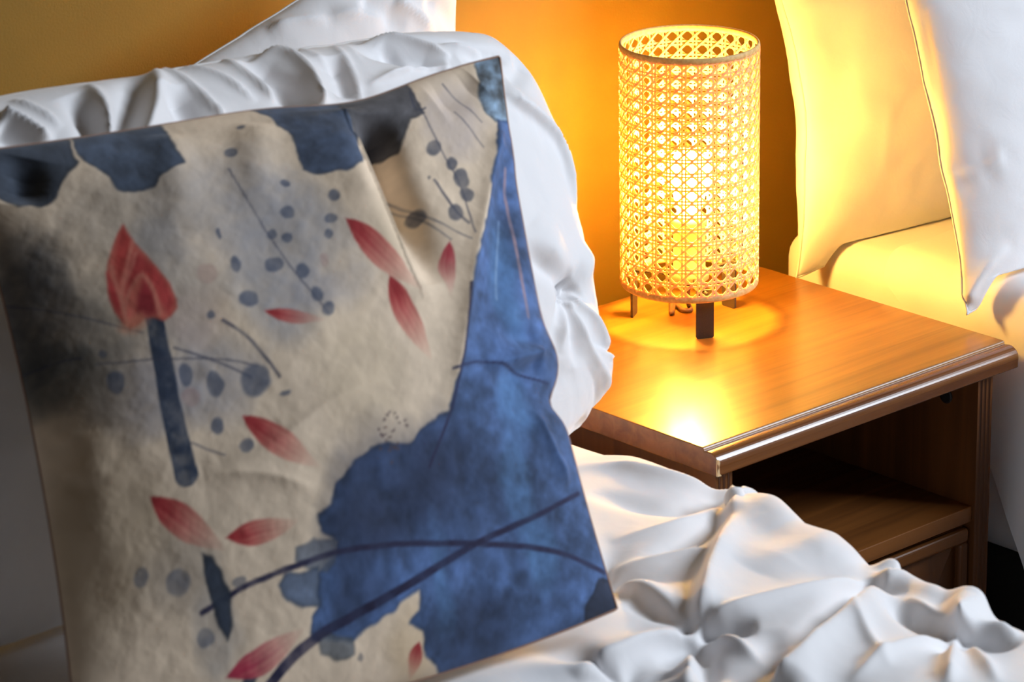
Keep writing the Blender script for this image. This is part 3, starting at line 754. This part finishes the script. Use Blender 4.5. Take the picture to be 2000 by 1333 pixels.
leaf(big, (72, 97, 142), .97, var=0.34)
leaf([(575, 1068), (610, 1052), (655, 1062), (655, 1105), (640, 1120), (600, 1112), (572, 1095)], (120, 130, 148), .8)
leaf([(556, 1120), (620, 1108), (628, 1188), (590, 1190), (560, 1180), (540, 1150)], (92, 110, 140), .88)
leaf([(618, 1240), (690, 1245), (688, 1280), (650, 1294), (625, 1280)], (110, 116, 124), .8)
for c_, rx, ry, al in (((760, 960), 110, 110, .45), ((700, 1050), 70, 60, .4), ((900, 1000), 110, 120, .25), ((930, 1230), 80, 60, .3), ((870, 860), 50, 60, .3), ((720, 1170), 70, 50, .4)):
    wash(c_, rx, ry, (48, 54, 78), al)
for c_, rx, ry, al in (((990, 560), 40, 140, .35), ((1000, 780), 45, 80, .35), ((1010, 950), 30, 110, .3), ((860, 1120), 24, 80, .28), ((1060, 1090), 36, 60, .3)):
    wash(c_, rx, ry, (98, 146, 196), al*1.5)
leaf([(1168, 1128), (1180, 1140, 'r'), (1195, 1180, 'rb'), (1130, 1215, 'b'), (1145, 1190)], (44, 48, 62), .85)
line([(988, 330), (1002, 430), (1020, 540), (1032, 620)], 7, (196, 150, 146), .6)
line([(982, 430), (978, 500), (978, 580)], 6, (150, 176, 208), .5)
# stems
line([(395, 1198), (470, 1150), (560, 1112), (650, 1082), (750, 1066), (850, 1062), (950, 1064), (1040, 1070), (1110, 1085), (1180, 1118)], 9, (44, 42, 70), .9)
line([(520, 1345), (560, 1295), (620, 1245), (690, 1205), (800, 1142), (880, 1092), (960, 1048), (1040, 1012), (1130, 965)], 17, (40, 38, 66), .9, w2=8)
line([(908, 560), (898, 690), (882, 790), (855, 870), (838, 912)], 5, (46, 44, 74), .85)
line([(880, 722), (930, 708), (985, 714), (1035, 736), (1070, 750)], 5, (46, 52, 86), .8)
line([(300, 618), (318, 710), (335, 800), (350, 870), (364, 928)], 30, (56, 66, 86), .96, w2=40)
leaf([(388, 1084), (412, 1090), (435, 1112), (446, 1150), (455, 1205), (450, 1235), (440, 1255), (424, 1215), (412, 1170), (400, 1130)], (58, 68, 86), .95)
leaf([(470, 1345), (478, 1312), (498, 1318), (492, 1345)], (58, 68, 86), .9)
for pts, w in (([(445, 330), (500, 420), (560, 510), (640, 612)], 3.0), ([(800, 172), (835, 240), (870, 310), (900, 370), (918, 460)], 3.0), ([(770, 360), (820, 402), (870, 440), (912, 472)], 3.0),
               ([(745, 360), (820, 410), (880, 470)], 2.6), ([(890, 215), (915, 250), (940, 290)], 2.4), ([(865, 160), (900, 190), (940, 240)], 2.4), ([(188, 712), (300, 704), (420, 700), (505, 714)], 3.2),
               ([(340, 680), (420, 704), (490, 736)], 4.0), ([(435, 626), (480, 655), (520, 700), (545, 736)], 6.0), ([(0, 598), (120, 612), (280, 650)], 2.4), ([(370, 865), (410, 880), (440, 890)], 3.0),
               ([(850, 350), (880, 400), (910, 440)], 5.0), ([(30, 740), (100, 712), (160, 700)], 3.0), ([(800, 180), (812, 215), (830, 212)], 4)):
    line(pts, w, (70, 72, 90), .72)
for c_, rx, ry in (((450, 297), 12, 11), ((558, 362), 9, 8), ((560, 418), 13, 11), ((650, 388), 11, 11), ((642, 432), 13, 11), ((640, 463), 9, 9), ((530, 458), 9, 9), ((559, 465), 11, 10), ((460, 517), 9, 16),
                   ((535, 517), 19, 12), ((592, 530), 13, 15), ((485, 583), 18, 16), ((617, 576), 13, 14), ((640, 603), 12, 14), ((410, 615), 9, 10), ((427, 458), 5, 12), ((847, 288), 14, 15), ((880, 321), 13, 15), ((899, 350), 17, 18),
                   ((908, 382), 14, 16), ((825, 413), 16, 16), ((888, 416), 16, 18), ((748, 357), 11, 12), ((225, 748), 15, 22), ((362, 733), 12, 20), ((420, 748), 14, 24), ((499, 742), 26, 30), ((425, 833), 12, 17), ((481, 873), 13, 11),
                   ((200, 693), 7, 8), ((556, 768), 10, 5), ((275, 1128), 14, 16), ((346, 1140), 20, 22), ((470, 253), 8, 6), ((840, 343), 4, 4), ((402, 1246), 14, 14), ((465, 1135), 12, 8), ((704, 1288), 6, 6)):
    dot(c_, rx, ry, (84, 92, 112) if c_[0] < 700 else (82, 84, 96), .8 if c_[1] < 1000 else .55)
for k in range(26):
    rr2 = random.Random(k); dot((762 + rr2.gauss(0, 12), 846 + rr2.gauss(0, 22)), 3.2, 2.6, (92, 74, 76), .8)
for c_, rx, ry in (((375, 775), 16, 18), ((405, 535), 18, 20), ((632, 508), 8, 12)): dot(c_, rx, ry, (186, 140, 132), .35)
# lotus bud and falling petals
leaf([(240, 438), (248, 455), (262, 470), (285, 497), (310, 525), (332, 555), (345, 585), (346, 602), (335, 618), (320, 628), (300, 622), (285, 622), (270, 635), (255, 642), (238, 632), (222, 610), (211, 572), (207, 535), (211, 508), (219, 480), (229, 455)],
     (220, 112, 96), .97, wamt=0.3, var=0.10, rim=0.1)
bud = dict(wamt=0.2, var=0.12, rim=0.0, edge=5)
leaf([(239, 441), (258, 467), (252, 500), (241, 530), (232, 548), (224, 515), (229, 470)], (190, 66, 60), .9, **bud)
leaf([(264, 490), (300, 520), (325, 552), (340, 590), (330, 615), (312, 590), (300, 558), (278, 530), (262, 545), (248, 575), (250, 530)], (190, 62, 62), .85, **bud)
leaf([(280, 546), (299, 575), (304, 612), (288, 622), (268, 608), (270, 575)], (176, 50, 60), .9, **bud)
leaf([(208, 533), (222, 555), (236, 592), (230, 612), (215, 584)], (180, 54, 56), .9, **bud)
for pts in ([(260, 470), (246, 530), (238, 580), (246, 632)], [(244, 600), (252, 570), (264, 550), (278, 536), (300, 570), (312, 615)], [(266, 495), (258, 520), (248, 545)], [(216, 520), (228, 560), (244, 610)]):
    line(pts, 7, (232, 150, 128), .55)
wash((262, 630), 34, 16, (226, 150, 118), .6)
for tp_, en_, w_ in (((671, 435), (825, 575), 48), ((758, 543), (845, 710), 46), ((516, 607), (640, 626), 24), ((474, 812), (630, 915), 46), ((294, 972), (445, 1080), 50), ((442, 1051), (585, 1018), 38)):
    petal(tp_, en_, w_, (168, 46, 50), (220, 134, 114))
petal((877, 474), (876, 585), 28, (188, 62, 74), (224, 150, 138)); petal((443, 1324), (600, 1225), 40, (178, 48, 74), (216, 134, 120)); petal((818, 1255), (798, 1332), 26, (160, 46, 50), (196, 104, 86))
C = np.clip(C, 0, 1)
# creases of the cover
Fv = sculpt(base, Qf, [
    ([(825, 590), (800, 530), (764, 440), (728, 360), (695, 280), (660, 212)], 0.040, 0.020, 's', (0.4, 0.22)),
    ([(845, 560), (805, 460), (768, 370), (735, 290), (705, 225)], 0.017, -0.026, 'g', (0.4, 0.12)),
    ([(976, 235), (955, 340), (928, 460), (908, 580), (896, 690), (878, 800)], 0.016, 0.009, 'r', (0.1, 0.3)),
    ([(985, 300), (985, 420), (975, 560), (965, 650)], 0.016, -0.006, 'g', (0.2, 0.3)),
    ([(1050, 690), (1010, 700), (950, 715)], 0.010, 0.008, 'r', (0.0, 0.5)),
    ([(1045, 715), (1000, 735), (960, 745)], 0.008, -0.006, 'g', (0.0, 0.5)),
    ([(1040, 660), (1010, 650), (975, 655)], 0.008, -0.005, 'g', (0.0, 0.5)),
    ([(1040, 800), (1075, 880), (1110, 950)], 0.012, 0.006, 'r', (0.2, 0.2)),
    ([(330, 262), (350, 340), (352, 450)], 0.016, 0.004, 'g', (0.1, 0.4)),
    ([(500, 240), (500, 330), (520, 420)], 0.016, 0.004, 'g', (0.1, 0.4)),
    ([(55, 310), (40, 345), (35, 400)], 0.016, -0.010, 'g', (0.4, 0.3)),
    ([(180, 840), (190, 980), (200, 1120)], 0.020, 0.004, 'g', (0.3, 0.3)),
    ([(430, 900), (520, 880), (660, 770), (760, 740)], 0.014, 0.003, 'r', (0.3, 0.3)),
    ([(400, 930), (520, 920), (620, 960)], 0.012, 0.003, 'r', (0.3, 0.3)),
    ([(850, 200), (890, 200), (935, 160)], 0.014, -0.006, 'g', (0.2, 0.2)),
])
Nf = normals(base, Qf)
edge_fade = np.clip(((1-S**2)*(1-Tt**2)).ravel()*6, 0, 1)
Fv = Fv + Nf*(edge_fade*(0.0030*fbm(UV[:, 0]*16, UV[:, 1]*16, 51, 3) + 0.0004*mott))[:, None]
CU = empty('throw_cushion', tuple((np.array(CC[0])+np.array(CC[1]))/2), 'cushion printed with blue lotus leaves, coral bud and petals on cream', 'cushion')
me = mesh_np('front_cover', Fv, Qf.tolist())
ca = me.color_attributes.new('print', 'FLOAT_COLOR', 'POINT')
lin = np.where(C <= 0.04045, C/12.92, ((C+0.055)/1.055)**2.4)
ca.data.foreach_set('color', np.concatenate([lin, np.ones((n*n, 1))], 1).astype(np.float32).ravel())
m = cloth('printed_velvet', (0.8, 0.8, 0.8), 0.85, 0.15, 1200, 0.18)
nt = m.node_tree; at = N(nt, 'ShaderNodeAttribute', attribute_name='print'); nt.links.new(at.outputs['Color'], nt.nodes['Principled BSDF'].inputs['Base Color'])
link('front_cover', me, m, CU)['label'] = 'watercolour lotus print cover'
bk = Bk[::4, ::4].copy()
ii = np.arange(n)
nb = bk.shape[0]
# the back shares the seam of the front
Fg = Fv.reshape(n, n, 3); idx4 = np.clip(np.arange(0, n, 4), 0, n-1); idx4[-1] = n-1
bk = Bk[np.ix_(idx4, idx4)].copy()
bk[0] = Fg[0, idx4]; bk[-1] = Fg[-1, idx4]; bk[:, 0] = Fg[idx4, 0]; bk[:, -1] = Fg[idx4, -1]
M['cushion_seam'] = cloth('tan_seam_thread', srgb(168, 132, 112), 0.85, 0.1)
M['cushion_back'] = cloth('cream_cushion_back', srgb(206, 186, 158), 0.85, 0.15)
link('back_cover', mesh_np('back_cover', bk.reshape(-1, 3), grid_quads(len(idx4), len(idx4), 0, True).tolist()), M['cushion_back'], CU)
seam('seam', edge_loop(Fg), 0.0010, M['cushion_seam'], CU, 5)

# ------------------------------------------------------------------ bedding of the far bed
make_pillow('pillow', 'white pillow leaning on the wall at the head of the far bed, next to lamp',
            [(0.398, -0.078, 0.500), (0.99, -0.135, 0.535), (0.99, -0.060, 0.94), (0.340, -0.040, 0.90)], 0.10, (0.15, 0.02), 0.5, (110, 90),
            [([(1620, 0), (1645, 90), (1640, 200), (1625, 330)], 0.032, -0.005, 'g', (0.2, 0.3)),
             ([(1740, 190), (1735, 260), (1720, 340)], 0.010, 0.001, 'r', (0.3, 0.3))], seed=14, nz=0.004, Tback=0.19, extra=rest(0.445, 0.527))
make_pillow('pillow', 'white pillow in front, its lower corner hanging over the far mattress edge',
            [(0.404, -0.294, 0.511), (1.02, -0.300, 0.62), (1.02, -0.19, 1.02), (0.425, -0.150, 0.90)], 0.14, (0.03, 0.02), 0.5, (130, 100),
            [([(1860, 355), (1920, 335), (1965, 300)], 0.008, 0.004, 'r', (0.2, 0.3)),
             ([(1855, 350), (1900, 320), (1950, 315)], 0.018, -0.004, 'g', (0.2, 0.3)),
             ([(1800, 10), (1830, 200), (1850, 400), (1870, 560)], 0.003, -0.0014, 'g', (0.1, 0.1)),
             ([(1880, 590), (1920, 520), (1970, 480)], 0.012, 0.006, 'r', (0.1, 0.4))], seed=22, nz=0.005, Tback=0.05, extra=rest(0.43, 0.545))
NU, NV = 110, 150
xe, zt = 0.432, 0.537; R_ = 0.04; flat = 0.9; arc = R_*math.pi/2; drop = 0.30; tot = flat+arc+drop
aa = np.concatenate([np.linspace(0, flat, 40)[:-1], np.linspace(flat, tot, NU-39)])
px_ = np.where(aa < flat, xe+R_+flat-aa, np.where(aa < flat+arc, xe+R_ - R_*np.sin(np.clip((aa-flat)/R_, 0, math.pi/2)), xe))
pz_ = np.where(aa < flat, zt, np.where(aa < flat+arc, zt-R_ + R_*np.cos(np.clip((aa-flat)/R_, 0, math.pi/2)), zt-R_-(aa-flat-arc)))
y0 = np.where(aa < flat, -0.168 + 0.02*np.sin((flat-aa)*9), -0.168)
dz = np.clip(aa - flat - arc*0.8, 0, None)
y0 = y0 + 0.012*np.exp(-((aa-flat-0.02)/0.04)**2) - 1.15*dz + 1.6*dz**2
bv_ = np.linspace(0, 1, NV)**1.6
X = np.repeat(px_[:, None], NV, 1); Z = np.repeat(pz_[:, None], NV, 1); Y = y0[:, None] - bv_[None, :]*(1.3 + y0[:, None]*0.3)
side = np.clip((aa-flat-arc)/0.2, 0, 1)[:, None]
X = X - side*(0.010*np.sin(Y*46 + 1.0) + 0.006*np.sin(Y*90))*np.clip((-Y-0.2)/0.1, 0, 1) - 0.012*side
V = np.stack([X, Y, Z], -1).reshape(-1, 3); Q = grid_quads(NU, NV)
if normals(V, Q)[NV*10+30][2] < 0: Q = Q[:, ::-1]
V = V + normals(V, Q)*(0.004*fbm(V[:, 0]*12, V[:, 1]*12 + V[:, 2]*9, 61, 3))[:, None]
o = link('bed_sheet', mesh_np('bed_sheet', V, Q.tolist()), M['sheet'])
sol = o.modifiers.new('thick', 'SOLIDIFY'); sol.thickness = 0.006; sol.offset = -1
tag(o, 'white top sheet draped over the side of the far bed', 'sheet')
